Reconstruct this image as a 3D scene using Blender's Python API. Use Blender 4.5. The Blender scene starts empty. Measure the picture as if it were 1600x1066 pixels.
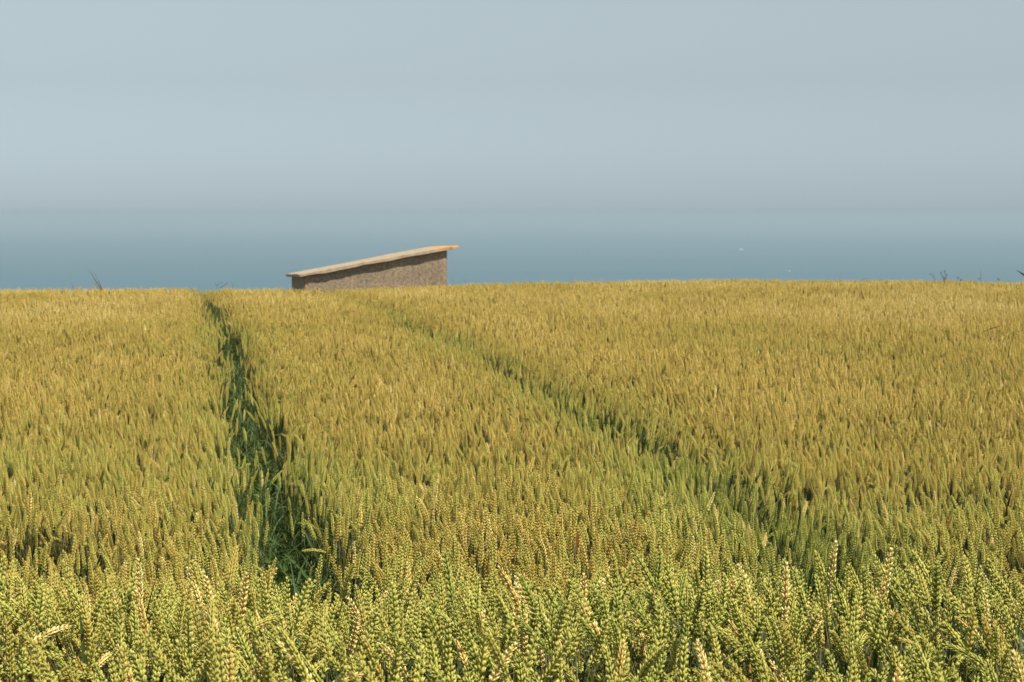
import bpy, bmesh, math, random
import numpy as np
from mathutils import Vector, Matrix

random.seed(7)
rng = np.random.default_rng(11)
C = bpy.context.scene.collection
sc = bpy.context.scene
R = math.radians

# ------------------------------------------------------------------ camera
EYE = 1.56                      # eye height over the flat part of the field
FPX = 3111.0                    # focal length in photo pixels (1600 wide)
cam_d = bpy.data.cameras.new('camera')
cam = bpy.data.objects.new('camera', cam_d)
C.objects.link(cam)
cam_d.sensor_width = 36.0
cam_d.lens = 36.0 * FPX / 1600.0
cam_d.clip_start = 0.1
cam_d.clip_end = 120000.0
cam.location = (0, 0, EYE)
cam.rotation_euler = (R(90) - math.atan(198.0 / FPX), 0, 0)
cam_d.dof.use_dof = True
cam_d.dof.focus_distance = 4.5
cam_d.dof.aperture_fstop = 22.0
sc.camera = cam

# ------------------------------------------------------------------ sky and sun
SUN_EL, SUN_AZ = 57.0, 130.0    # azimuth clockwise from +Y (behind the camera, to the right)
w = bpy.data.worlds.new('World')
sc.world = w
w.use_nodes = True
nt = w.node_tree
bg = nt.nodes['Background']
sky = nt.nodes.new('ShaderNodeTexSky')
sky.sky_type = 'NISHITA'
sky.sun_disc = False
sky.sun_elevation = R(SUN_EL)
sky.sun_rotation = R(SUN_AZ)
sky.altitude = 60
sky.air_density = 1.0
sky.dust_density = 0.50
sky.ozone_density = 1.5
hs = nt.nodes.new('ShaderNodeHueSaturation')          # milky, hazy sky
hs.inputs['Saturation'].default_value = .0
tint = nt.nodes.new('ShaderNodeVectorMath'); tint.operation = 'MULTIPLY'
tint.inputs[1].default_value = (.825, 1.0, 1.075)
nt.links.new(sky.outputs[0], hs.inputs['Color'])
nt.links.new(hs.outputs[0], tint.inputs[0])
nt.links.new(tint.outputs[0], bg.inputs[0])
bg.inputs[1].default_value = 0.062
sd = bpy.data.lights.new('sun', 'SUN')
sd.energy = 4.8
sd.angle = R(0.5)
sd.color = (1.0, 0.925, 0.79)
so = bpy.data.objects.new('sun', sd)
C.objects.link(so)
to_sun = Vector((math.sin(R(SUN_AZ)) * math.cos(R(SUN_EL)), math.cos(R(SUN_AZ)) * math.cos(R(SUN_EL)), math.sin(R(SUN_EL))))
so.rotation_euler = to_sun.to_track_quat('Z', 'Y').to_euler()
so.location = to_sun * 40
sc.view_settings.view_transform = 'Standard'
sc.view_settings.look = 'None'
sc.view_settings.exposure = 0.5
sc.view_settings.gamma = 1.0
sc.cycles.use_denoising = True
sc.cycles.volume_bounces = 1
sc.cycles.max_bounces = 6
sc.cycles.transparent_max_bounces = 4

# ------------------------------------------------------------------ helpers
def tag(o, label=None, cat=None, group=None, kind=None):
    if label: o['label'] = label
    if cat: o['category'] = cat
    if group: o['group'] = group
    if kind: o['kind'] = kind
    return o

def link(o, parent=None):
    C.objects.link(o)
    if parent is not None: o.parent = parent
    return o

def empty(name, loc=(0, 0, 0), rz=0.0):
    o = bpy.data.objects.new(name, None)
    o.empty_display_size = 0.1
    o.location = loc
    o.rotation_euler = (0, 0, rz)
    return link(o)

class Geo:
    """vertices, faces, a material index per face and float attributes per vertex"""
    def __init__(self):
        self.v, self.f, self.m, self.a = [], [], [], {}
    def add(self, verts, faces, mat=0, **attr):
        n = len(self.v)
        self.v += [tuple(p) for p in verts]
        self.f += [tuple(i + n for i in q) for q in faces]
        self.m += [mat] * len(faces)
        for k, val in attr.items():
            lst = self.a.setdefault(k, [])
            lst += [0.0] * (n - len(lst))
            lst += list(val) if hasattr(val, '__len__') else [val] * len(verts)
        return self
    def join(self, g, mat=None):
        n = len(self.v)
        self.v += g.v
        self.f += [tuple(i + n for i in q) for q in g.f]
        self.m += g.m if mat is None else [mat] * len(g.f)
        for k in set(self.a) | set(g.a):
            lst = self.a.setdefault(k, [])
            lst += [0.0] * (n - len(lst))
            lst += g.a.get(k, [0.0] * len(g.v))
        return self
    def mesh(self, name, mats, smooth=True):
        me = bpy.data.meshes.new(name)
        me.from_pydata(self.v, [], self.f)
        for m in mats: me.materials.append(m)
        me.polygons.foreach_set('material_index', self.m)
        me.polygons.foreach_set('use_smooth', [smooth] * len(self.f))
        for k, lst in self.a.items():
            lst = lst + [0.0] * (len(self.v) - len(lst))
            at = me.attributes.new(k, 'FLOAT', 'POINT')
            at.data.foreach_set('value', lst)
        me.update()
        return me

def mat_new(name):
    m = bpy.data.materials.new(name)
    m.use_nodes = True
    t = m.node_tree
    return m, t, t.nodes['Principled BSDF'], t.nodes['Material Output']

def node(t, typ, **kw):
    n = t.nodes.new(typ)
    for k, v in kw.items(): setattr(n, k, v)
    return n

def ramp(t, stops, src):
    n = t.nodes.new('ShaderNodeValToRGB')
    e = n.color_ramp.elements
    while len(e) > 1: e.remove(e[-1])
    e[0].position, e[0].color = stops[0][0], (*stops[0][1], 1)
    for p, c in stops[1:]:
        x = e.new(p); x.color = (*c, 1)
    t.links.new(src, n.inputs[0])
    return n

def attr(t, name, typ='GEOMETRY'):
    n = t.nodes.new('ShaderNodeAttribute')
    n.attribute_type = typ
    n.attribute_name = name
    return n

def math_n(t, op, a, b):
    n = t.nodes.new('ShaderNodeMath'); n.operation = op
    for i, x in enumerate((a, b)):
        if isinstance(x, (int, float)): n.inputs[i].default_value = x
        else: t.links.new(x, n.inputs[i])
    return n.outputs[0]

def mul_color(t, col, val):
    n = t.nodes.new('ShaderNodeVectorMath'); n.operation = 'SCALE'
    t.links.new(col, n.inputs[0])
    t.links.new(val, n.inputs['Scale'])
    return n.outputs[0]

def noise2(x, y, seed=0):
    """smooth value noise in 0..1 on numpy arrays"""
    x = np.asarray(x, float); y = np.asarray(y, float)
    xi = np.floor(x).astype(np.int64); yi = np.floor(y).astype(np.int64)
    fx = x - xi; fy = y - yi
    fx = fx * fx * (3 - 2 * fx); fy = fy * fy * (3 - 2 * fy)
    def h(i, j):
        n = (i * 374761393 + j * 668265263 + seed * 1442695041) & 0x7fffffff
        n = ((n ^ (n >> 13)) * 1274126177) & 0x7fffffff
        n = n ^ (n >> 16)
        return (n & 0xffff) / 65535.0
    return (h(xi, yi) * (1 - fx) + h(xi + 1, yi) * fx) * (1 - fy) + (h(xi, yi + 1) * (1 - fx) + h(xi + 1, yi + 1) * fx) * fy

# ------------------------------------------------------------------ terrain shape
KQ = 0.00233
RP = [-900, 0, 300, 450, 620, 800, 1000, 1150, 1350, 1600, 2500]
RS = [.0395, .0395, .0397, .0395, .0388, .0366, .0349, .0345, .0351, .0359, .036]
SMAX = 0.080
def ground_z(x, y):
    x = np.asarray(x, float); y = np.asarray(y, float)
    px = 800 + FPX * x / np.maximum(y, 3.0)
    s = np.interp(px, RP, RS)
    y0 = (1 - s * s / (4 * KQ)) / s
    d = np.maximum(y - y0, 0)
    dm = SMAX / (2 * KQ)
    z = -np.where(d < dm, KQ * d * d, KQ * dm * dm + SMAX * (d - dm))
    z = z + 0.03 * (noise2(x * .35, y * .35, 3) - .5) * np.clip(1 - d / 30, 0, 1)
    # the headland the camera stands on is higher than the field
    return z + np.interp(y, [0, 2.8, 3.2, 3.8, 4.5, 5.2, 6, 7, 8.5], [.42, .42, .385, .24, .12, .07, .04, .015, 0])

# wheel tracks: centre line of the left one, and of the right one
TY = [-5, 2, 4.5, 6.0, 8.2, 10.9, 14.5, 18.85, 22.2, 30, 60]
TX = [.95, -.04, -.42, -.66, -1.03, -1.47, -2.03, -2.76, -3.35, -4.65, -9.6]
RY = [-5, 2, 4.3, 5.1, 6.6, 8.1, 10.9, 13.8, 18.85, 22.2, 30, 60]
RX = [2.2, 1.1, .86, .90, .87, .74, .29, -.12, -.96, -1.55, -2.88, -7.83]
def track_dist(x, y):
    tx = np.interp(y, TY, TX)
    rx = np.interp(y, RY, RX)
    return np.abs(x - tx), np.abs(x - rx), x - tx, x - rx

# ------------------------------------------------------------------ materials
def wheat_ear_material():
    m, t, b, out = mat_new('wheat_ear')
    tone = attr(t, 'tone', 'INSTANCER').outputs['Fac']
    g = attr(t, 'grain').outputs['Fac']
    tip = attr(t, 'tip').outputs['Fac']
    a = math_n(t, 'ADD', tone, math_n(t, 'MULTIPLY', math_n(t, 'SUBTRACT', g, .5), .14))
    a = math_n(t, 'ADD', a, math_n(t, 'MULTIPLY', math_n(t, 'SUBTRACT', tip, .55), .34))
    r = ramp(t, [(0, (.14, .17, .018)), (.2, (.32, .345, .066)), (.38, (.56, .52, .125)), (.48, (.45, .365, .078)), (.59, (.42, .31, .066)), (.72, (.62, .45, .112)), (.85, (.68, .50, .14)), (1, (.82, .74, .34))], a)
    k = math_n(t, 'ADD', math_n(t, 'MULTIPLY', g, .3), .85)
    t.links.new(mul_color(t, r.outputs[0], k), b.inputs['Base Color'])
    b.inputs['Roughness'].default_value = .6
    b.inputs['Specular IOR Level'].default_value = .3
    tr = node(t, 'ShaderNodeBsdfTranslucent')
    t.links.new(r.outputs[0], tr.inputs[0])
    mx = node(t, 'ShaderNodeMixShader')
    mx.inputs[0].default_value = .05
    t.links.new(b.outputs[0], mx.inputs[1]); t.links.new(tr.outputs[0], mx.inputs[2])
    t.links.new(mx.outputs[0], out.inputs[0])
    return m

def leaf_material(name, stops):
    m, t, b, out = mat_new(name)
    dry = attr(t, 'dry', 'INSTANCER').outputs['Fac']
    tip = attr(t, 'tip').outputs['Fac']
    a = math_n(t, 'ADD', dry, math_n(t, 'MULTIPLY', math_n(t, 'POWER', tip, 2.0), .25))
    r = ramp(t, stops, a)
    t.links.new(r.outputs[0], b.inputs['Base Color'])
    b.inputs['Roughness'].default_value = .5
    b.inputs['Specular IOR Level'].default_value = .3
    tr = node(t, 'ShaderNodeBsdfTranslucent')
    t.links.new(r.outputs[0], tr.inputs[0])
    mx = node(t, 'ShaderNodeMixShader')
    mx.inputs[0].default_value = .3
    t.links.new(b.outputs[0], mx.inputs[1]); t.links.new(tr.outputs[0], mx.inputs[2])
    t.links.new(mx.outputs[0], out.inputs[0])
    return m

def stem_material():
    m, t, b, out = mat_new('wheat_stem')
    tone = attr(t, 'tone', 'INSTANCER').outputs['Fac']
    r = ramp(t, [(0, (.045, .065, .012)), (.5, (.10, .092, .02)), (1, (.22, .16, .05))], tone)
    t.links.new(r.outputs[0], b.inputs['Base Color'])
    b.inputs['Roughness'].default_value = .5
    return m

M_EAR = wheat_ear_material()
M_STEM = stem_material()
M_LEAF = leaf_material('wheat_leaf', [(0, (.032, .058, .012)), (.5, (.060, .088, .018)), (.75, (.22, .18, .05)), (.88, (.36, .24, .09)), (1, (.36, .14, .025))])
M_TRACK = leaf_material('track_leaf', [(0, (.03, .064, .015)), (.6, (.08, .135, .028)), (1, (.20, .20, .045))])
M_WILD = leaf_material('wild_grass', [(0, (.05, .07, .03)), (.5, (.13, .13, .055)), (1, (.26, .20, .09))])

# ------------------------------------------------------------------ setting: ground, sea
def ground_material():
    m, t, b, out = mat_new('soil')
    tc = node(t, 'ShaderNodeTexCoord')
    n1 = node(t, 'ShaderNodeTexNoise'); n1.inputs['Scale'].default_value = 6; n1.inputs['Detail'].default_value = 8
    t.links.new(tc.outputs['Object'], n1.inputs['Vector'])
    r = ramp(t, [(.3, (.055, .042, .026)), (.6, (.11, .085, .05)), (.8, (.14, .12, .06))], n1.outputs['Fac'])
    t.links.new(r.outputs[0], b.inputs['Base Color'])
    b.inputs['Roughness'].default_value = .95
    bp = node(t, 'ShaderNodeBump'); bp.inputs['Strength'].default_value = .7; bp.inputs['Distance'].default_value = .03
    t.links.new(n1.outputs['Fac'], bp.inputs['Height']); t.links.new(bp.outputs[0], b.inputs['Normal'])
    return m

ys = np.concatenate([np.linspace(-60, 0, 13), np.linspace(1, 70, 139), np.linspace(74, 150, 20)])
xs = np.concatenate([np.linspace(-600, -45, 24), np.linspace(-40, 40, 161), np.linspace(45, 600, 24)])
gx, gy = np.meshgrid(xs, ys)
gz = ground_z(gx, gy)
wob = 14 * (noise2(gx * .02, gx * 0, 9) - .5)
g = Geo()
rows = [np.stack([gx, gy, gz], -1)]
edge = rows[0][-1].copy()
cl = []
for k, (dy, z) in enumerate([(3, -12), (9, -24), (12, -40), (22, -60.6)]):
    e = edge.copy(); e[:, 1] += dy + wob[-1] * .3 * (k > 0) + 3 * (noise2(e[:, 0] * .11, e[:, 0] * 0 + k, 4)); e[:, 2] = z
    cl.append(e)
allr = np.concatenate([rows[0]] + [c[None] for c in cl], 0)
nr, nc = allr.shape[:2]
g.v = [tuple(p) for p in allr.reshape(-1, 3)]
g.f = [(i * nc + j, i * nc + j + 1, (i + 1) * nc + j + 1, (i + 1) * nc + j) for i in range(nr - 1) for j in range(nc - 1)]
g.m = [0] * len(g.f)
ground = link(bpy.data.objects.new('ground', g.mesh('ground', [ground_material()])))
tag(ground, 'brown soil of the field under the wheat', 'ground', kind='structure')

def sea_material():
    m, t, b, out = mat_new('sea_water')
    tc = node(t, 'ShaderNodeTexCoord')
    mp = node(t, 'ShaderNodeMapping'); mp.inputs['Scale'].default_value = (.0012, .004, 1)
    t.links.new(tc.outputs['Object'], mp.inputs['Vector'])
    n1 = node(t, 'ShaderNodeTexNoise'); n1.inputs['Scale'].default_value = 1; n1.inputs['Detail'].default_value = 6
    t.links.new(mp.outputs[0], n1.inputs['Vector'])
    r = ramp(t, [(.3, (.018, .082, .124)), (.7, (.028, .100, .142))], n1.outputs['Fac'])
    t.links.new(r.outputs[0], b.inputs['Base Color'])
    b.inputs['Roughness'].default_value = .45
    b.inputs['IOR'].default_value = 1.33
    b.inputs['Specular IOR Level'].default_value = .3
    return m
SEA_Z = -60.0
S = 40000.0
g = Geo()
g.add([(-S, -S, SEA_Z), (S, -S, SEA_Z), (S, S, SEA_Z), (-S, S, SEA_Z)], [(0, 1, 2, 3)])
sea = link(bpy.data.objects.new('sea', g.mesh('sea', [sea_material()], False)))
tag(sea, 'calm blue sea fading into haze at the horizon', 'sea', kind='structure')

# ------------------------------------------------------------------ wheat plants
M_PLANT = [M_EAR, M_STEM, M_LEAF]

def grain(g, base, d, side, length, width, rnd):
    """one pointed floret along d"""
    d = d.normalized()
    u = side - d * side.dot(d)
    u = u.normalized() if u.length > 1e-6 else d.orthogonal().normalized()
    v = d.cross(u)
    vs, tip = [base], [0.0]
    N = 5
    for tt, rr in ((.28, 1.0), (.62, .85)):
        for k in range(N):
            an = 2 * math.pi * k / N
            vs.append(base + d * (length * tt) + u * (math.cos(an) * width * rr * .42) + v * (math.sin(an) * width * rr * .5))
            tip.append(tt)
    vs.append(base + d * length); tip.append(1.0)
    f = [(0, 1 + (k + 1) % N, 1 + k) for k in range(N)]
    f += [(1 + k, 1 + (k + 1) % N, 1 + N + (k + 1) % N, 1 + N + k) for k in range(N)]
    f += [(1 + N + k, 1 + N + (k + 1) % N, 1 + 2 * N) for k in range(N)]
    g.add(vs, f, 0, grain=rnd, tip=tip)

def tube(g, pts, radii, mat, n=4, **attr_):
    vs, f = [], []
    for i, p in enumerate(pts):
        d = (pts[min(i + 1, len(pts) - 1)] - pts[max(i - 1, 0)]).normalized()
        a = d.cross(Vector((0, 1, 0)))
        a = a.normalized() if a.length > 1e-4 else Vector((1, 0, 0))
        b = d.cross(a)
        for k in range(n):
            an = 2 * math.pi * k / n
            vs.append(p + (a * math.cos(an) + b * math.sin(an)) * radii[i])
    for i in range(len(pts) - 1):
        for k in range(n):
            f.append((i * n + k, i * n + (k + 1) % n, (i + 1) * n + (k + 1) % n, (i + 1) * n + k))
    f.append(tuple(range((len(pts) - 1) * n, len(pts) * n)))
    g.add(vs, f, mat, **attr_)

def blade(g, base, az, el0, droop, length, width, mat, seg=9, twist=0.0, power=1.6):
    """a grass leaf: V-folded tapering strip that arcs over by droop"""
    vs, tip = [], []
    p = Vector(base)
    h = Vector((math.cos(az), math.sin(az), 0))
    s0 = Vector((-math.sin(az), math.cos(az), 0))
    for i in range(seg + 1):
        t = i / seg
        el = el0 - droop * t ** power
        d = h * math.cos(el) + Vector((0, 0, 1)) * math.sin(el)
        nrm = -h * math.sin(el) + Vector((0, 0, 1)) * math.cos(el)
        an = twist * t
        s = s0 * math.cos(an) + nrm * math.sin(an)
        nn = nrm * math.cos(an) - s0 * math.sin(an)
        wd = width * min(1.0, .45 + 2.2 * t) * max(0.02, (1 - t ** 2.2))
        vs += [p + s * wd * .5 + nn * wd * .18, Vector(p), p - s * wd * .5 + nn * wd * .18]
        tip += [t, t, t]
        p = p + d * (length / seg)
    f = []
    for i in range(seg):
        a = i * 3
        f += [(a, a + 1, a + 4, a + 3), (a + 1, a + 2, a + 5, a + 4)]
    g.add(vs, f, mat, tip=tip)

def make_variant(bend, curl, r, height=.80, nspk=17, erect=False):
    """stem, ear and leaves of one plant, leaning towards +x"""
    ear_len = r.uniform(.082, .108)
    L = height - ear_len * .9
    a0 = r.uniform(.0, .06)
    pts = [Vector((0, 0, 0))]
    nst = 12
    th = a0
    ths = [th]
    for i in range(nst):
        t = (i + 1) / nst
        th = a0 + bend * max(0, (t - .55) / .45) ** 2
        pts.append(pts[-1] + Vector((math.sin(th), 0, math.cos(th))) * (L / nst))
        ths.append(th)
    st = Geo()
    tube(st, pts, [.0021 - .0009 * i / nst for i in range(nst + 1)], 1)
    # ear
    er = Geo()
    phi = r.uniform(0, math.pi)
    gwk = r.uniform(.88, 1.2); spl = r.uniform(.6, 1.15)
    p = pts[-1].copy()
    axis = [p.copy()]
    step = ear_len / nspk
    for i in range(nspk):
        t = i / (nspk - 1)
        th2 = th + curl * t
        T = Vector((math.sin(th2), 0, math.cos(th2)))
        N1 = Vector((math.cos(th2), 0, -math.sin(th2)))
        N2 = Vector((0, 1, 0))
        A = N1 * math.cos(phi + .25 * t) + N2 * math.sin(phi + .25 * t)
        B = T.cross(A)
        sgn = 1 if i % 2 == 0 else -1
        sz = (.66 + .34 * min(1, t * 5)) * (1 - .32 * max(0, (t - .6) / .4))
        sz *= r.uniform(.9, 1.1)
        out_ = r.uniform(.40, .70) * spl
        gl = .0146 * sz
        gw = .0044 * sz * gwk
        q = p + A * (sgn * .0012)
        grain(er, q + A * sgn * .0010, T + A * (sgn * out_), B, gl, gw, r.random())
        if r.random() < .04: p = p + T * step; axis.append(p.copy()); continue
        for bs in (1, -1):
            grain(er, q + B * (bs * .0016), T + A * (sgn * out_ * .55) + B * (bs * r.uniform(.36, .58)), A, gl * .95, gw, r.random())
            if r.random() < .22:
                d = (T + A * (sgn * .35) + B * (bs * .3)).normalized()
                b0 = q + d * gl * .9
                e = d.orthogonal().normalized() * .0004
                er.add([b0 - e, b0 + e, b0 + d * r.uniform(.004, .009)], [(0, 1, 2)], 0, grain=.6, tip=1.0)
        p = p + T * step
        axis.append(p.copy())
    for bs in (0, 1, 2):
        an = bs * 2.1
        grain(er, p, T + (A * math.cos(an) + B * math.sin(an)) * .25, B, .0105, .0042, r.random())
    tube(er, axis, [.0016] * len(axis), 0, n=3, grain=.4, tip=0.0)
    # leaves
    leaves = []
    fl = Geo()
    if erect:
        blade(fl, pts[int(nst * .84)], r.uniform(0, 6.28), r.uniform(1.25, 1.5), r.uniform(.0, .5), r.uniform(.17, .24), r.uniform(.012, .017), 2, twist=r.uniform(-.8, .8))
    else:
        k = int(nst * r.uniform(.68, .80))
        blade(fl, pts[k], r.uniform(0, 6.28), r.uniform(.9, 1.4), r.uniform(.5, 2.3), r.uniform(.13, .22), r.uniform(.009, .014), 2, twist=r.uniform(-1.6, 1.6))
    leaves.append(fl)
    lw = Geo()
    k = int(nst * r.uniform(.38, .55))
    blade(lw, pts[k], r.uniform(0, 6.28), r.uniform(.8, 1.3), r.uniform(.8, 2.4), r.uniform(.18, .28), r.uniform(.009, .014), 2, twist=r.uniform(-1.6, 1.6))
    leaves.append(lw)
    return dict(stem=st, ear=er, leaves=leaves, bend=bend + curl)

rv = random.Random(5)
VAR = []
# index ranges: 0-13 nearly upright, 14-23 leaning, 24-29 bowed over
for i in range(14): VAR.append(make_variant(rv.uniform(.02, .22), rv.uniform(0, .18), rv))
for i in range(10): VAR.append(make_variant(rv.uniform(.3, .6), rv.uniform(.1, .3), rv))
for i in range(6): VAR.append(make_variant(rv.uniform(.8, 1.25), rv.uniform(.3, .6), rv))
for i in range(5): VAR.append(make_variant(rv.uniform(.05, .3), rv.uniform(0, .2), rv, erect=True))

src = bpy.data.collections.new('wheat_sources')      # instance sources of the stuff object; not part of the scene itself
for i, v in enumerate(VAR):
    g = Geo().join(v['ear']).join(v['stem'])
    for l in v['leaves']: g.join(l)
    o = bpy.data.objects.new('wheat_source_%02d' % i, g.mesh('wheat_plant', M_PLANT))
    src.objects.link(o)

# ---- where the plants stand
def scatter(y0, y1, dens, seed):
    r = np.random.default_rng(seed)
    hw = .257 * y1 * 1.22 + 1.2
    n = int((y1 - y0) * 2 * hw * dens)
    x = r.uniform(-hw, hw, n); y = r.uniform(y0, y1, n)
    keep = np.abs(x) < .257 * y * 1.22 + 1.2
    return x[keep], y[keep]

bands = [(1.4, 3.4, 600), (3.4, 6, 560), (6, 9, 630), (9, 14, 590), (14, 20, 520), (20, 27, 420), (27, 36, 300), (36, 49, 80)]
X, Y = [], []
for i, (a, b, d) in enumerate(bands):
    x, y = scatter(a, b, d, 100 + i)
    X.append(x); Y.append(y)
X = np.concatenate(X); Y = np.concatenate(Y)
dl, dr, dx, dxr = track_dist(X, Y)
width_l = (.128 + .05 * (noise2(Y * 1.3, Y * 0, 21) - .5)) * np.interp(Y, [0, 4.3, 4.7, 6.2, 7.2, 23, 26, 40], [0, 0, .95, .95, .95, 1, .5, .5])
width_r = (.062 + .08 * (noise2(Y * 1.1, Y * 0, 22) - .5)) * np.interp(Y, [0, 3.7, 4.0, 5.3, 5.8, 9.2, 10.6, 13.5, 17, 23, 40], [0, 0, 3.3, 2.6, .2, .25, .9, .95, .6, .35, .3])
width_r = width_r + .16 * np.clip(1.6 - np.abs(Y - 4.85) / .48, 0, 1)       # open hollow where the right track leaves the headland
keep = (dl > width_l * rng.uniform(.75, 1.15, len(X))) & (dr > width_r * rng.uniform(.75, 1.15, len(X)))
keep &= noise2(X * 2.3, Y * 2.3, 31) > .07                     # thin spots
hx = (X + 3.6) * math.cos(.18) + (Y - 53.6) * math.sin(.18)
X, Y = X[keep], Y[keep]
n = len(X)
Z = ground_z(X, Y)
dl, dr, dx, dxr = track_dist(X, Y)
pick = rng.random(n)
near = np.clip((11 - Y) / 6, 0, 1)
near = np.clip((5.6 - Y) / 1.8, 0, 1)
p_bow = .03 + .17 * near
p_lean = .20 + .42 * near
VI = np.where(pick < p_bow, rng.integers(24, 30, n), np.where(pick < p_bow + p_lean, rng.integers(14, 24, n), rng.integers(0, 14, n)))
ERECT = rng.random(n) < np.where(Y < 4.5, .04, .15)
VI = np.where(ERECT, rng.integers(30, 35, n), VI)
# lean direction: mostly down-wind to the left, the rest any way
AZ = np.where(rng.random(n) < .35, rng.normal(math.pi * .93, .9, n), rng.uniform(0, 2 * math.pi, n))
# edge plants hang into the tracks
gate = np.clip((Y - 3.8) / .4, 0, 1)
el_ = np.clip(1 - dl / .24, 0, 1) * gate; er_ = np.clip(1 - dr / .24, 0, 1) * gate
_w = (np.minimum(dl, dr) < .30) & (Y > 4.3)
_s = np.where(dl < dr, dx, dxr)
AZ = np.where(_w & (rng.random(n) < .88), np.where(_s > 0, 0, math.pi) + rng.normal(0, .6, n), AZ)
SZ = rng.normal(1.0, .045, n) * (1 + .10 * (noise2(X * .8, Y * .6, 41) - .5) + .09 * (noise2(X * 3, Y * 3, 42) - .5))
SZ *= 1 - .08 * np.maximum(el_, er_) - .04 * gate * np.exp(-(dr / .45) ** 2)
SZ = .72 * np.clip(SZ, .8, 1.13)
# ripeness: greener near the camera and along the tracks, patchy gold beyond
TONE = np.interp(Y, [2.2, 3.5, 4.6, 6, 9, 13, 20, 30], [.33, .36, .45, .54, .59, .64, .69, .71])
TONE = TONE + .20 * (noise2(X * .45, Y * .25, 51) - .5) + .18 * (noise2(X * 1.8, Y * .9, 52) - .5) + rng.normal(0, .085, n)
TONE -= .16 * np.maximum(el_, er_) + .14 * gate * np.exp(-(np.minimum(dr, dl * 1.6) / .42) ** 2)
pale = rng.random(n) < .03 + .05 * near
TONE = np.where(pale, rng.uniform(.78, .95, n), np.clip(TONE, .02, .9))
DRY = np.clip(rng.beta(1.6, 2.0, n) * .9 + .12 * (Y > 9), 0, 1)
DRY = np.where(rng.random(n) < .05, 1.0, DRY)
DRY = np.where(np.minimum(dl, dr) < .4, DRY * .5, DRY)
DRY = np.where(ERECT & (rng.random(n) < .8), DRY * .3, DRY)

# ---- the 300 that show largest: the nearest whose ear stands inside the picture
pitch = math.atan(198.0 / FPX)
ztop = Z + .76 * SZ - EYE
depth = Y * math.cos(pitch) - ztop * math.sin(pitch)
vert = Y * math.sin(pitch) + ztop * math.cos(pitch)
PXX = 800 + FPX * X / depth
PYY = 533 - FPX * vert / depth
inside = (PXX > 12) & (PXX < 1588) & (PYY < 1046) & (PYY > 480)
order = np.argsort(depth + np.where(inside, 0, 1e6))
near_ids = order[:300]
is_near = np.zeros(n, bool); is_near[near_ids] = True

def point_object(name, x, y, z, attrs, coll):
    me = bpy.data.meshes.new(name)
    me.vertices.add(len(x))
    me.vertices.foreach_set('co', np.stack([x, y, z], -1).astype(np.float32).ravel())
    for k, (typ, arr) in attrs.items():
        at = me.attributes.new(k, typ, 'POINT')
        if typ == 'FLOAT_VECTOR': at.data.foreach_set('vector', arr.astype(np.float32).ravel())
        elif typ == 'INT': at.data.foreach_set('value', arr.astype(np.int32))
        else: at.data.foreach_set('value', arr.astype(np.float32))
    me.update()
    o = link(bpy.data.objects.new(name, me))
    ng = bpy.data.node_groups.new(name, 'GeometryNodeTree')
    ng.interface.new_socket('Geometry', in_out='INPUT', socket_type='NodeSocketGeometry')
    ng.interface.new_socket('Geometry', in_out='OUTPUT', socket_type='NodeSocketGeometry')
    N = ng.nodes; L = ng.links
    gi = N.new('NodeGroupInput'); go = N.new('NodeGroupOutput')
    ip = N.new('GeometryNodeInstanceOnPoints')
    ci = N.new('GeometryNodeCollectionInfo')
    ci.inputs['Collection'].default_value = coll
    ci.inputs['Separate Children'].default_value = True
    ci.inputs['Reset Children'].default_value = True
    def named(nm, typ):
        q = N.new('GeometryNodeInputNamedAttribute'); q.data_type = typ; q.inputs['Name'].default_value = nm
        return q.outputs['Attribute']
    e2r = N.new('FunctionNodeEulerToRotation')
    L.new(named('turn', 'FLOAT_VECTOR'), e2r.inputs[0])
    L.new(gi.outputs[0], ip.inputs['Points'])
    L.new(ci.outputs[0], ip.inputs['Instance'])
    ip.inputs['Pick Instance'].default_value = True
    L.new(named('variant', 'INT'), ip.inputs['Instance Index'])
    L.new(e2r.outputs[0], ip.inputs['Rotation'])
    L.new(named('size', 'FLOAT'), ip.inputs['Scale'])
    L.new(ip.outputs[0], go.inputs[0])
    md = o.modifiers.new('scatter', 'NODES'); md.node_group = ng
    return o

far = ~is_near
turn = np.stack([rng.normal(0, .12, n), rng.normal(0, .12, n), AZ], -1)
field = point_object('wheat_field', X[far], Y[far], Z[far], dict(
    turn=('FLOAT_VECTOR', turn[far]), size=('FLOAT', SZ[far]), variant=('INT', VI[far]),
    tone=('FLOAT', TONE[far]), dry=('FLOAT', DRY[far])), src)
tag(field, 'dense golden wheat crop filling the field up to its crest', 'wheat', kind='stuff')

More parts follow.
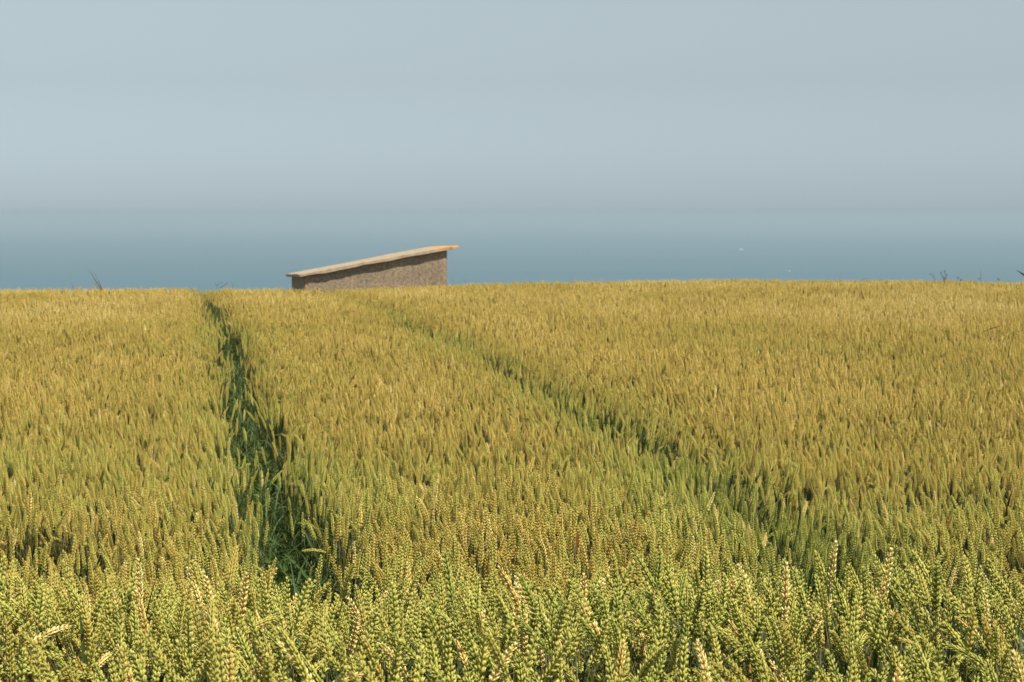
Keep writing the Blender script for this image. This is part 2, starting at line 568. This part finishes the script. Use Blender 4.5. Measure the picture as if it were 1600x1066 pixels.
part_mesh = []
for v in VAR:
    part_mesh.append((v['stem'].mesh('stem', M_PLANT), v['ear'].mesh('ear', M_PLANT), [l.mesh('leaf', M_PLANT) for l in v['leaves']]))
ZONES = [(230, 'in the bottom left corner'), (560, 'in front of the left track'), (860, 'straight below the hut'), (1220, 'between hut and right track'), (1601, 'in front of the right track')]
for i in near_ids:
    v = int(VI[i])
    a = AZ[i] % (2 * math.pi)
    lx = math.cos(a)
    if v < 14 or v >= 30: pose = 'standing upright'
    elif v < 24: pose = 'leaning to the right' if lx > .35 else 'leaning to the left' if lx < -.35 else 'leaning towards or away'
    else: pose = 'bowed over to the right' if lx > 0 else 'bowed over to the left'
    tn = TONE[i]
    tone = 'pale straw' if tn > .8 else 'golden' if tn > .40 else 'yellow-green' if tn > .22 else 'deep green'
    zone = [z for e, z in ZONES if PXX[i] < e][0]
    root = bpy.data.objects.new('wheat_plant', None)
    root.empty_display_size = .05
    root.location = (X[i], Y[i], Z[i]); root.rotation_euler = turn[i]; root.scale = (SZ[i],) * 3
    link(root)
    tag(root, '%s wheat ear %s, %s' % (tone, pose, zone), 'wheat', 'wheat plants in the front rows of the field')
    sm, em, lms = part_mesh[v]
    for nm, me in [('stem', sm), ('ear', em)] + [('leaf', q) for q in lms]:
        o = link(bpy.data.objects.new(nm, me), root)
        o['tone'] = float(TONE[i]); o['dry'] = float(DRY[i])

# ------------------------------------------------------------------ leaves lying in the two wheel tracks
tsrc = bpy.data.collections.new('track_sources')
for i in range(8):
    r = random.Random(200 + i)
    g = Geo()
    for k in range(r.randint(4, 6)):
        blade(g, (r.uniform(-.03, .03), r.uniform(-.03, .03), 0), r.uniform(0, 6.28), r.uniform(.9, 1.45), r.uniform(.8, 2.4), r.uniform(.36, .68), r.uniform(.011, .019), 0, seg=10, twist=r.uniform(-1.8, 1.8), power=1.9)
    tsrc.objects.link(bpy.data.objects.new('track_source_%02d' % i, g.mesh('track_leaves', [M_TRACK])))
ty = 3.9 + 35 * rng.random(30000) ** 1.15
sd_ = rng.integers(0, 2, len(ty))
tx = np.where(sd_ == 0, np.interp(ty, TY, TX), np.interp(ty, RY, RX)) + rng.normal(0, .13, len(ty))
track = point_object('track_foliage', tx, ty, ground_z(tx, ty), dict(
    turn=('FLOAT_VECTOR', np.stack([rng.normal(0, .1, len(ty)), rng.normal(0, .1, len(ty)), rng.uniform(0, 6.28, len(ty))], -1)),
    size=('FLOAT', rng.uniform(.5, .9, len(ty))), variant=('INT', rng.integers(0, 8, len(ty))),
    dry=('FLOAT', rng.beta(1.3, 3.0, len(ty)))), tsrc)
tag(track, 'dark green leaves flopping in the two wheel tracks', 'foliage', kind='stuff')

# ------------------------------------------------------------------ the hut
def wall_material():
    m, t, b, out = mat_new('pebbledash')
    tc = node(t, 'ShaderNodeTexCoord')
    n1 = node(t, 'ShaderNodeTexNoise'); n1.inputs['Scale'].default_value = 13; n1.inputs['Detail'].default_value = 6; n1.inputs['Roughness'].default_value = .7
    n2 = node(t, 'ShaderNodeTexNoise'); n2.inputs['Scale'].default_value = 2.2; n2.inputs['Detail'].default_value = 4
    vo = node(t, 'ShaderNodeTexVoronoi'); vo.inputs['Scale'].default_value = 16
    for q in (n1, n2, vo): t.links.new(tc.outputs['Object'], q.inputs['Vector'])
    r1 = ramp(t, [(.32, (.13, .095, .06)), (.5, (.27, .21, .145)), (.62, (.35, .275, .195)), (.72, (.52, .43, .32))], n1.outputs['Fac'])
    r2 = ramp(t, [(.32, (.82, .81, .78)), (.68, (1.12, 1.07, 1.0))], n2.outputs['Fac'])
    mx = node(t, 'ShaderNodeMix'); mx.data_type = 'RGBA'; mx.blend_type = 'MULTIPLY'; mx.inputs['Factor'].default_value = 1
    t.links.new(r1.outputs[0], mx.inputs['A']); t.links.new(r2.outputs[0], mx.inputs['B'])
    t.links.new(mx.outputs['Result'], b.inputs['Base Color'])
    b.inputs['Roughness'].default_value = .95
    bp = node(t, 'ShaderNodeBump'); bp.inputs['Strength'].default_value = .18; bp.inputs['Distance'].default_value = .03
    t.links.new(vo.outputs['Distance'], bp.inputs['Height']); t.links.new(bp.outputs[0], b.inputs['Normal'])
    return m

def roof_material():
    m, t, b, out = mat_new('weathered_concrete')
    tc = node(t, 'ShaderNodeTexCoord')
    n1 = node(t, 'ShaderNodeTexNoise'); n1.inputs['Scale'].default_value = 5; n1.inputs['Detail'].default_value = 8
    n2 = node(t, 'ShaderNodeTexNoise'); n2.inputs['Scale'].default_value = 3; n2.inputs['Detail'].default_value = 5
    for q in (n1, n2): t.links.new(tc.outputs['Object'], q.inputs['Vector'])
    r1 = ramp(t, [(.3, (.28, .215, .145)), (.55, (.40, .31, .21)), (.8, (.49, .39, .28))], n1.outputs['Fac'])
    sx = node(t, 'ShaderNodeSeparateXYZ'); t.links.new(tc.outputs['Object'], sx.inputs[0])
    # orange lichen grows on the high end of the slab
    a = math_n(t, 'ADD', sx.outputs['X'], math_n(t, 'MULTIPLY', math_n(t, 'SUBTRACT', n2.outputs['Fac'], .5), 1.0))
    mask = ramp(t, [(0, (0, 0, 0)), (1, (1, 1, 1))], math_n(t, 'DIVIDE', math_n(t, 'SUBTRACT', a, 3.52), .25))
    mx = node(t, 'ShaderNodeMix'); mx.data_type = 'RGBA'
    t.links.new(mask.outputs[0], mx.inputs['Factor'])
    t.links.new(r1.outputs[0], mx.inputs['A']); mx.inputs['B'].default_value = (.56, .27, .06, 1)
    t.links.new(mx.outputs['Result'], b.inputs['Base Color'])
    b.inputs['Roughness'].default_value = .9
    bp = node(t, 'ShaderNodeBump'); bp.inputs['Strength'].default_value = .5; bp.inputs['Distance'].default_value = .03
    t.links.new(n1.outputs['Fac'], bp.inputs['Height']); t.links.new(bp.outputs[0], b.inputs['Normal'])
    return m

HUT_YAW = R(12.5)
HX, HY = -5.43, 52.0
HL, HD = 3.80, 3.0
hz = float(ground_z(HX, HY)) - .3
hut = empty('hut', (HX, HY, hz), HUT_YAW)
tag(hut, 'low windowless hut with a sloping slab roof and orange lichen on its high end', 'hut')
ZL, ZR = EYE - 1.64 - hz, EYE - .95 - hz            # roof underside over the two end walls
slope = (ZR - ZL) / HL
bm = bmesh.new()
def wall_ring(inset):
    a = inset
    return [bm.verts.new((x, y, z)) for x, y, z in
            [(a, a, 0), (HL - a, a, 0), (HL - a, HD - a, 0), (a, HD - a, 0),
             (a, a, ZL + slope * a), (HL - a, a, ZL + slope * (HL - a) - .022 * a), (HL - a, HD - a, ZL + slope * (HL - a) - .022 * (HD - a)), (a, HD - a, ZL + slope * a - .022 * (HD - a))]]
o_, i_ = wall_ring(0), wall_ring(.2)
for k in range(4):
    j = (k + 1) % 4
    bm.faces.new((o_[k], o_[j], o_[j + 4], o_[k + 4]))
    bm.faces.new((i_[j], i_[k], i_[k + 4], i_[j + 4]))
    bm.faces.new((o_[k + 4], o_[j + 4], i_[j + 4], i_[k + 4]))
bmesh.ops.bevel(bm, geom=[e for e in bm.edges if abs(e.verts[0].co.x - e.verts[1].co.x) < 1e-4 and abs(e.verts[0].co.y - e.verts[1].co.y) < 1e-4 and e.verts[0] in o_], offset=.02, segments=2, affect='EDGES')
me = bpy.data.meshes.new('wall'); bm.to_mesh(me); bm.free()
me.materials.append(wall_material())
link(bpy.data.objects.new('wall', me), hut)

# roof slab: chipped, slightly wavy edges
ox0, ox1, oy0, oy1, TH = -.13, HL + .36, -.13, HD + .13, .095
nu, nv = 70, 24
g = Geo()
rr = random.Random(3)
def roof_pt(u, v, top):
    x = ox0 + (ox1 - ox0) * u
    y = oy0 + (oy1 - oy0) * v
    j1 = .012 * (float(noise2(u * 17, v * 3 + 5, 61)) - .5) + .022 * (float(noise2(u * 45, 2, 62)) - .5)
    j2 = .06 * (float(noise2(v * 9, 3, 63)) - .5)
    if v < .06: y -= j1
    if v > .94: y += j1
    if u > .95: x += j2
    if u < .05: x -= j2
    # corners worn round
    cu = max(0, (u - .93) / .07) * max(0, abs(v - .5) - .42) / .08
    x -= .18 * cu
    z = ZL + slope * x + .004 - .022 * y
    z += .02 * (float(noise2(u * 6, v * 3, 64)) - .5) * (1 if top else 0)
    if u > .90: z -= .03 * ((u - .90) / .10) ** 1.5 * (1 if top else .3)
    edge_ = min(u, 1 - u, v, 1 - v)
    if top: z += TH - (.012 if edge_ < .001 else 0)
    else:
        z += (.035 * float(noise2(u * 20, v * 20, 65)) if edge_ < .03 else 0)
    return (x, y, z)
top = [[roof_pt(i / nu, j / nv, True) for i in range(nu + 1)] for j in range(nv + 1)]
bot = [[roof_pt(i / nu, j / nv, False) for i in range(nu + 1)] for j in range(nv + 1)]
vs = [p for r_ in top for p in r_] + [p for r_ in bot for p in r_]
W = nu + 1; B0 = W * (nv + 1)
fs = []
for j in range(nv):
    for i in range(nu):
        a = j * W + i
        fs.append((a, a + 1, a + W + 1, a + W))
        fs.append((B0 + a, B0 + a + W, B0 + a + W + 1, B0 + a + 1))
for i in range(nu):
    fs.append((i, B0 + i, B0 + i + 1, i + 1))
    a = nv * W + i
    fs.append((a, a + 1, B0 + a + 1, B0 + a))
for j in range(nv):
    a = j * W
    fs.append((a, a + W, B0 + a + W, B0 + a))
    a = j * W + nu
    fs.append((a, B0 + a, B0 + a + W, a + W))
g.add(vs, fs)
link(bpy.data.objects.new('roof', g.mesh('roof', [roof_material()], False)), hut)

# ------------------------------------------------------------------ wild grasses over the crest
def at_px(px, py, y):
    """world point seen at a photo pixel, y metres out"""
    yp = y
    X_ = (px - 800) / FPX
    dz = -(py - 533) / FPX
    c, s = math.cos(pitch), math.sin(pitch)
    d = Vector((X_, c + dz * s, -s + dz * c))
    k = yp / d.y
    return Vector((0, 0, EYE)) + d * k

def quad_curve(a, b, c, n=10):
    return [a * (1 - t) ** 2 + b * (2 * t * (1 - t)) + c * t * t for t in [i / n for i in range(n + 1)]]

def strip(g, pts, width, taper=True):
    vs, f, tip = [], [], []
    n_ = len(pts) - 1
    for i, p in enumerate(pts):
        t = i / n_
        d = (pts[min(i + 1, n_)] - pts[max(i - 1, 0)]).normalized()
        s = d.cross(Vector((0, 1, 0))).normalized()
        wd = width * (max(.08, 1 - t ** 2.5) if taper else 1)
        vs += [p + s * wd * .5 + Vector((0, -.3 * wd, 0)), Vector(p), p - s * wd * .5 + Vector((0, -.2 * wd, 0))]
        tip += [t] * 3
    for i in range(n_):
        a = i * 3
        f += [(a, a + 1, a + 4, a + 3), (a + 1, a + 2, a + 5, a + 4)]
    g.add(vs, f, 0, tip=tip)

def wild(name, label, y, items, group, cat='grass', dry=.4):
    """items: ('blade', [(px,py)*3], width) or ('stem', [...], radius) or ('head', (px,py), size); base is dropped to the ground"""
    first = items[0][1][0]
    b = at_px(first[0], first[1], y)
    gzb = float(ground_z(b.x, y))
    root = empty(name, (b.x, y, gzb))
    tag(root, label, cat, group)
    org = Vector((b.x, y, gzb))
    for it in items:
        g = Geo()
        if it[0] in ('blade', 'stem'):
            P = [at_px(q[0], q[1], y) for q in it[1]]
            P[1] = P[1] + Vector((0, random.uniform(-.05, .05), 0)); P[2] = P[2] + Vector((0, random.uniform(-.1, .1), 0))
            foot = Vector((P[0].x + random.uniform(-.03, .03), y, gzb))
            pts = quad_curve(*P)
            if it[3:] != ('free',):
                pts = [foot.lerp(pts[0], k / 6) for k in range(6)] + pts
            pts = [p - org for p in pts]
            if it[0] == 'blade': strip(g, pts, it[2] * .8)
            else: tube(g, pts, [.75 * it[2] * (1 - .5 * k / len(pts)) for k in range(len(pts))], 0, tip=.5)
            o = link(bpy.data.objects.new('leaf' if it[0] == 'blade' else 'stem', g.mesh('wild', [M_WILD])), root)
        else:
            c = at_px(it[1][0], it[1][1], y) - org
            r = random.Random(int(it[1][0] * 7))
            for k in range(9):
                d = Vector((r.gauss(0, .35), r.gauss(0, .35), r.uniform(.3, 1)))
                grain(g, c + Vector((r.gauss(0, .3), r.gauss(0, .3), r.uniform(-.8, .6))) * it[2], d, Vector((1, 0, 0)), it[2] * .7, it[2] * .3, r.random())
            o = link(bpy.data.objects.new('seed_head', g.mesh('seed_head', [M_WILD])), root)
        o['dry'] = dry

GRP = 'wild grasses standing over the crest of the wheat'
YR = 28.0
wild('wild_grass', 'tall two-bladed green grass leaning left, standing over the crest at far left', YR, [
    ('blade', [(163, 462), (152, 440), (138, 419)], .022), ('blade', [(162, 462), (158, 440), (144, 424)], .016), ('blade', [(160, 462), (152, 445), (145, 440)], .012)], GRP)
wild('wild_grass', 'thin faint grass stalk at far left, beside the tall two-bladed grass', YR, [
    ('blade', [(118, 460), (115, 448), (111, 440)], .008), ('blade', [(119, 460), (118, 452), (119, 447)], .006)], GRP)
wild('wild_grass', 'forked grass with spreading side twigs above the left wheel track', YR, [
    ('stem', [(345, 462), (342, 450), (334, 441)], .005), ('stem', [(344, 450), (350, 446), (357, 441)], .005, 'free'), ('stem', [(339, 446), (343, 442), (348, 441)], .004, 'free'), ('blade', [(364, 462), (365, 448), (362, 437)], .007)], GRP)
wild('wild_grass', 'thin arching grass stalks at the right corner of the hut', YR, [
    ('blade', [(716, 456), (713, 445), (703, 435)], .008), ('blade', [(730, 456), (728, 445), (724, 434)], .008), ('blade', [(710, 456), (704, 448), (700, 443)], .006)], GRP)
wild('wild_grass', 'short faint grass right of the hut where the crest begins to rise', YR, [
    ('blade', [(905, 452), (900, 442), (893, 437)], .007), ('blade', [(929, 450), (926, 439), (918, 438)], .009)], GRP)
wild('wild_grass', 'bare grass stalk bent into a hoop over the crest at right', YR + 1, [
    ('stem', [(1341, 448), (1344, 434), (1358, 436)], .004), ('blade', [(1312, 448), (1312, 438), (1313, 426)], .006)], GRP)
wild('weed', 'small weed with two seed heads, leftmost of the dark weeds at right', YR + 1, [
    ('stem', [(1462, 448), (1458, 436), (1459, 428)], .004), ('stem', [(1458, 434), (1456, 429), (1453, 428)], .003, 'free'), ('head', (1454, 428.5), .02), ('head', (1461, 437), .022)], 'dark seeding weeds on the crest', 'weed')
wild('weed', 'bushiest dark weed with several seed heads on the crest at right', YR + 1, [
    ('stem', [(1475, 448), (1475, 436), (1476, 424)], .005), ('stem', [(1475, 440), (1472, 430), (1470, 425)], .004, 'free'), ('stem', [(1475, 441), (1479, 434), (1480, 428)], .004, 'free'),
    ('head', (1471, 427), .025), ('head', (1476, 424), .025), ('head', (1479, 430), .025), ('head', (1474, 434), .03), ('head', (1477, 437), .03)], 'dark seeding weeds on the crest', 'weed')
wild('weed', 'low dark weed just right of the bushiest weed', YR + 1, [
    ('stem', [(1499, 448), (1498, 440), (1497, 433)], .004), ('stem', [(1499, 444), (1502, 439), (1503, 436)], .004, 'free'), ('head', (1497, 434), .02), ('head', (1502, 438), .026), ('head', (1495, 440), .022)], 'dark seeding weeds on the crest', 'weed')
wild('weed', 'slender tall weed with a single bud, right of the low dark weed', YR + 1, [
    ('stem', [(1534, 448), (1533, 436), (1530, 422)], .004), ('head', (1530, 436), .022), ('blade', [(1514, 448), (1514, 438), (1511, 430)], .007)], 'dark seeding weeds on the crest', 'weed')
wild('weed', 'stubby dark weed nearest the right edge of the crest', YR + 1, [
    ('stem', [(1561, 448), (1561, 442), (1560, 436)], .004), ('head', (1560, 438), .028), ('blade', [(1580, 450), (1578, 444), (1576, 438)], .012)], 'dark seeding weeds on the crest', 'weed')
wild('dead_leaf_blade', 'broad dark blade slanting in at the right edge above the crest', 20.0, [
    ('stem', [(1625, 470), (1618, 440), (1600, 430)], .006), ('blade', [(1608, 436), (1598, 429), (1586, 422)], .03, 'free')], GRP, 'grass', .1)
wild('bent_grass', 'long dark blade arching over the wheat near the right edge', 16.2, [
    ('blade', [(1528, 528), (1538, 514), (1566, 508)], .016)], GRP, 'grass', .1)

# ------------------------------------------------------------------ boats far out
def boat(px, py, length, label):
    ang = (py - 335) / FPX
    dist = (EYE - SEA_Z) / ang
    x = (px - 800) / FPX * dist
    root = empty('motorboat', (x, dist, SEA_Z), R(12))
    tag(root, label, 'boat', 'boats far out on the sea')
    m, t, b, out = mat_new('white_gelcoat')
    tc = node(t, 'ShaderNodeTexCoord'); nz = node(t, 'ShaderNodeTexNoise'); nz.inputs['Scale'].default_value = 3
    t.links.new(tc.outputs['Object'], nz.inputs['Vector'])
    r = ramp(t, [(0, (.72, .72, .70)), (1, (.84, .84, .82))], nz.outputs['Fac'])
    t.links.new(r.outputs[0], b.inputs['Base Color']); b.inputs['Roughness'].default_value = .35
    L_ = length; Wd = L_ * .3; H = L_ * .16
    g = Geo(); prof = []
    ns = 14
    for i in range(ns + 1):
        t_ = i / ns
        x_ = (t_ - .5) * L_
        k = min(1, 1.15 * (1 - t_ ** 3.0)) if t_ < 1 else .02
        sheer = H * (1 + .35 * t_ ** 2)
        prof.append([(x_, -Wd / 2 * k, sheer), (x_, -Wd * .36 * k, .12 * H), (x_, 0, -.25 * H * (1 - t_ ** 4)), (x_, Wd * .36 * k, .12 * H), (x_, Wd / 2 * k, sheer), (x_, 0, sheer * 1.02)])
    vs = [p for q in prof for p in q]
    fs = [(i * 6 + k, i * 6 + (k + 1) % 6, (i + 1) * 6 + (k + 1) % 6, (i + 1) * 6 + k) for i in range(ns) for k in range(6)]
    fs += [tuple(range(5, -1, -1)), tuple(ns * 6 + k for k in range(6))]
    g.add(vs, fs)
    link(bpy.data.objects.new('hull', g.mesh('hull', [m], False)), root)
    g = Geo()
    a, b_, c = -.22 * L_, .14 * L_, Wd * .32
    z0, z1 = H * 1.0, H * 2.2
    g.add([(a, -c, z0), (b_, -c, z0), (b_, c, z0), (a, c, z0), (a + .02 * L_, -c * .85, z1), (b_ - .1 * L_, -c * .85, z1), (b_ - .1 * L_, c * .85, z1), (a + .02 * L_, c * .85, z1)],
          [(0, 1, 5, 4), (1, 2, 6, 5), (2, 3, 7, 6), (3, 0, 4, 7), (4, 5, 6, 7)])
    link(bpy.data.objects.new('cabin', g.mesh('cabin', [m], False)), root)
boat(1158, 391, 9.0, 'long pale boat farther out on the hazy sea')
boat(1233, 424, 3.2, 'tiny bright white boat nearest the field crest')

# ------------------------------------------------------------------ haze over the sea
def haze_box():
    m = bpy.data.materials.new('sea_haze'); m.use_nodes = True
    t = m.node_tree; t.nodes.clear()
    out = t.nodes.new('ShaderNodeOutputMaterial'); pv = t.nodes.new('ShaderNodeVolumePrincipled')
    pv.inputs['Color'].default_value = (.474, .572, .650, 1)
    pv.inputs['Density'].default_value = 1 / 3000.0
    pv.inputs['Anisotropy'].default_value = 0.0
    t.links.new(pv.outputs[0], out.inputs['Volume'])
    s, z0, z1 = 41000.0, SEA_Z - 1.6, 6.0
    g = Geo()
    g.add([(-s, -s, z0), (s, -s, z0), (s, s, z0), (-s, s, z0), (-s, -s, z1), (s, -s, z1), (s, s, z1), (-s, s, z1)],
          [(3, 2, 1, 0), (4, 5, 6, 7), (0, 1, 5, 4), (1, 2, 6, 5), (2, 3, 7, 6), (3, 0, 4, 7)])
    o = link(bpy.data.objects.new('haze', g.mesh('haze', [m], False)))
    tag(o, 'thin pale haze over the sea and the field', 'haze', kind='stuff')
haze_box()
print('plants', n, 'near', len(near_ids))
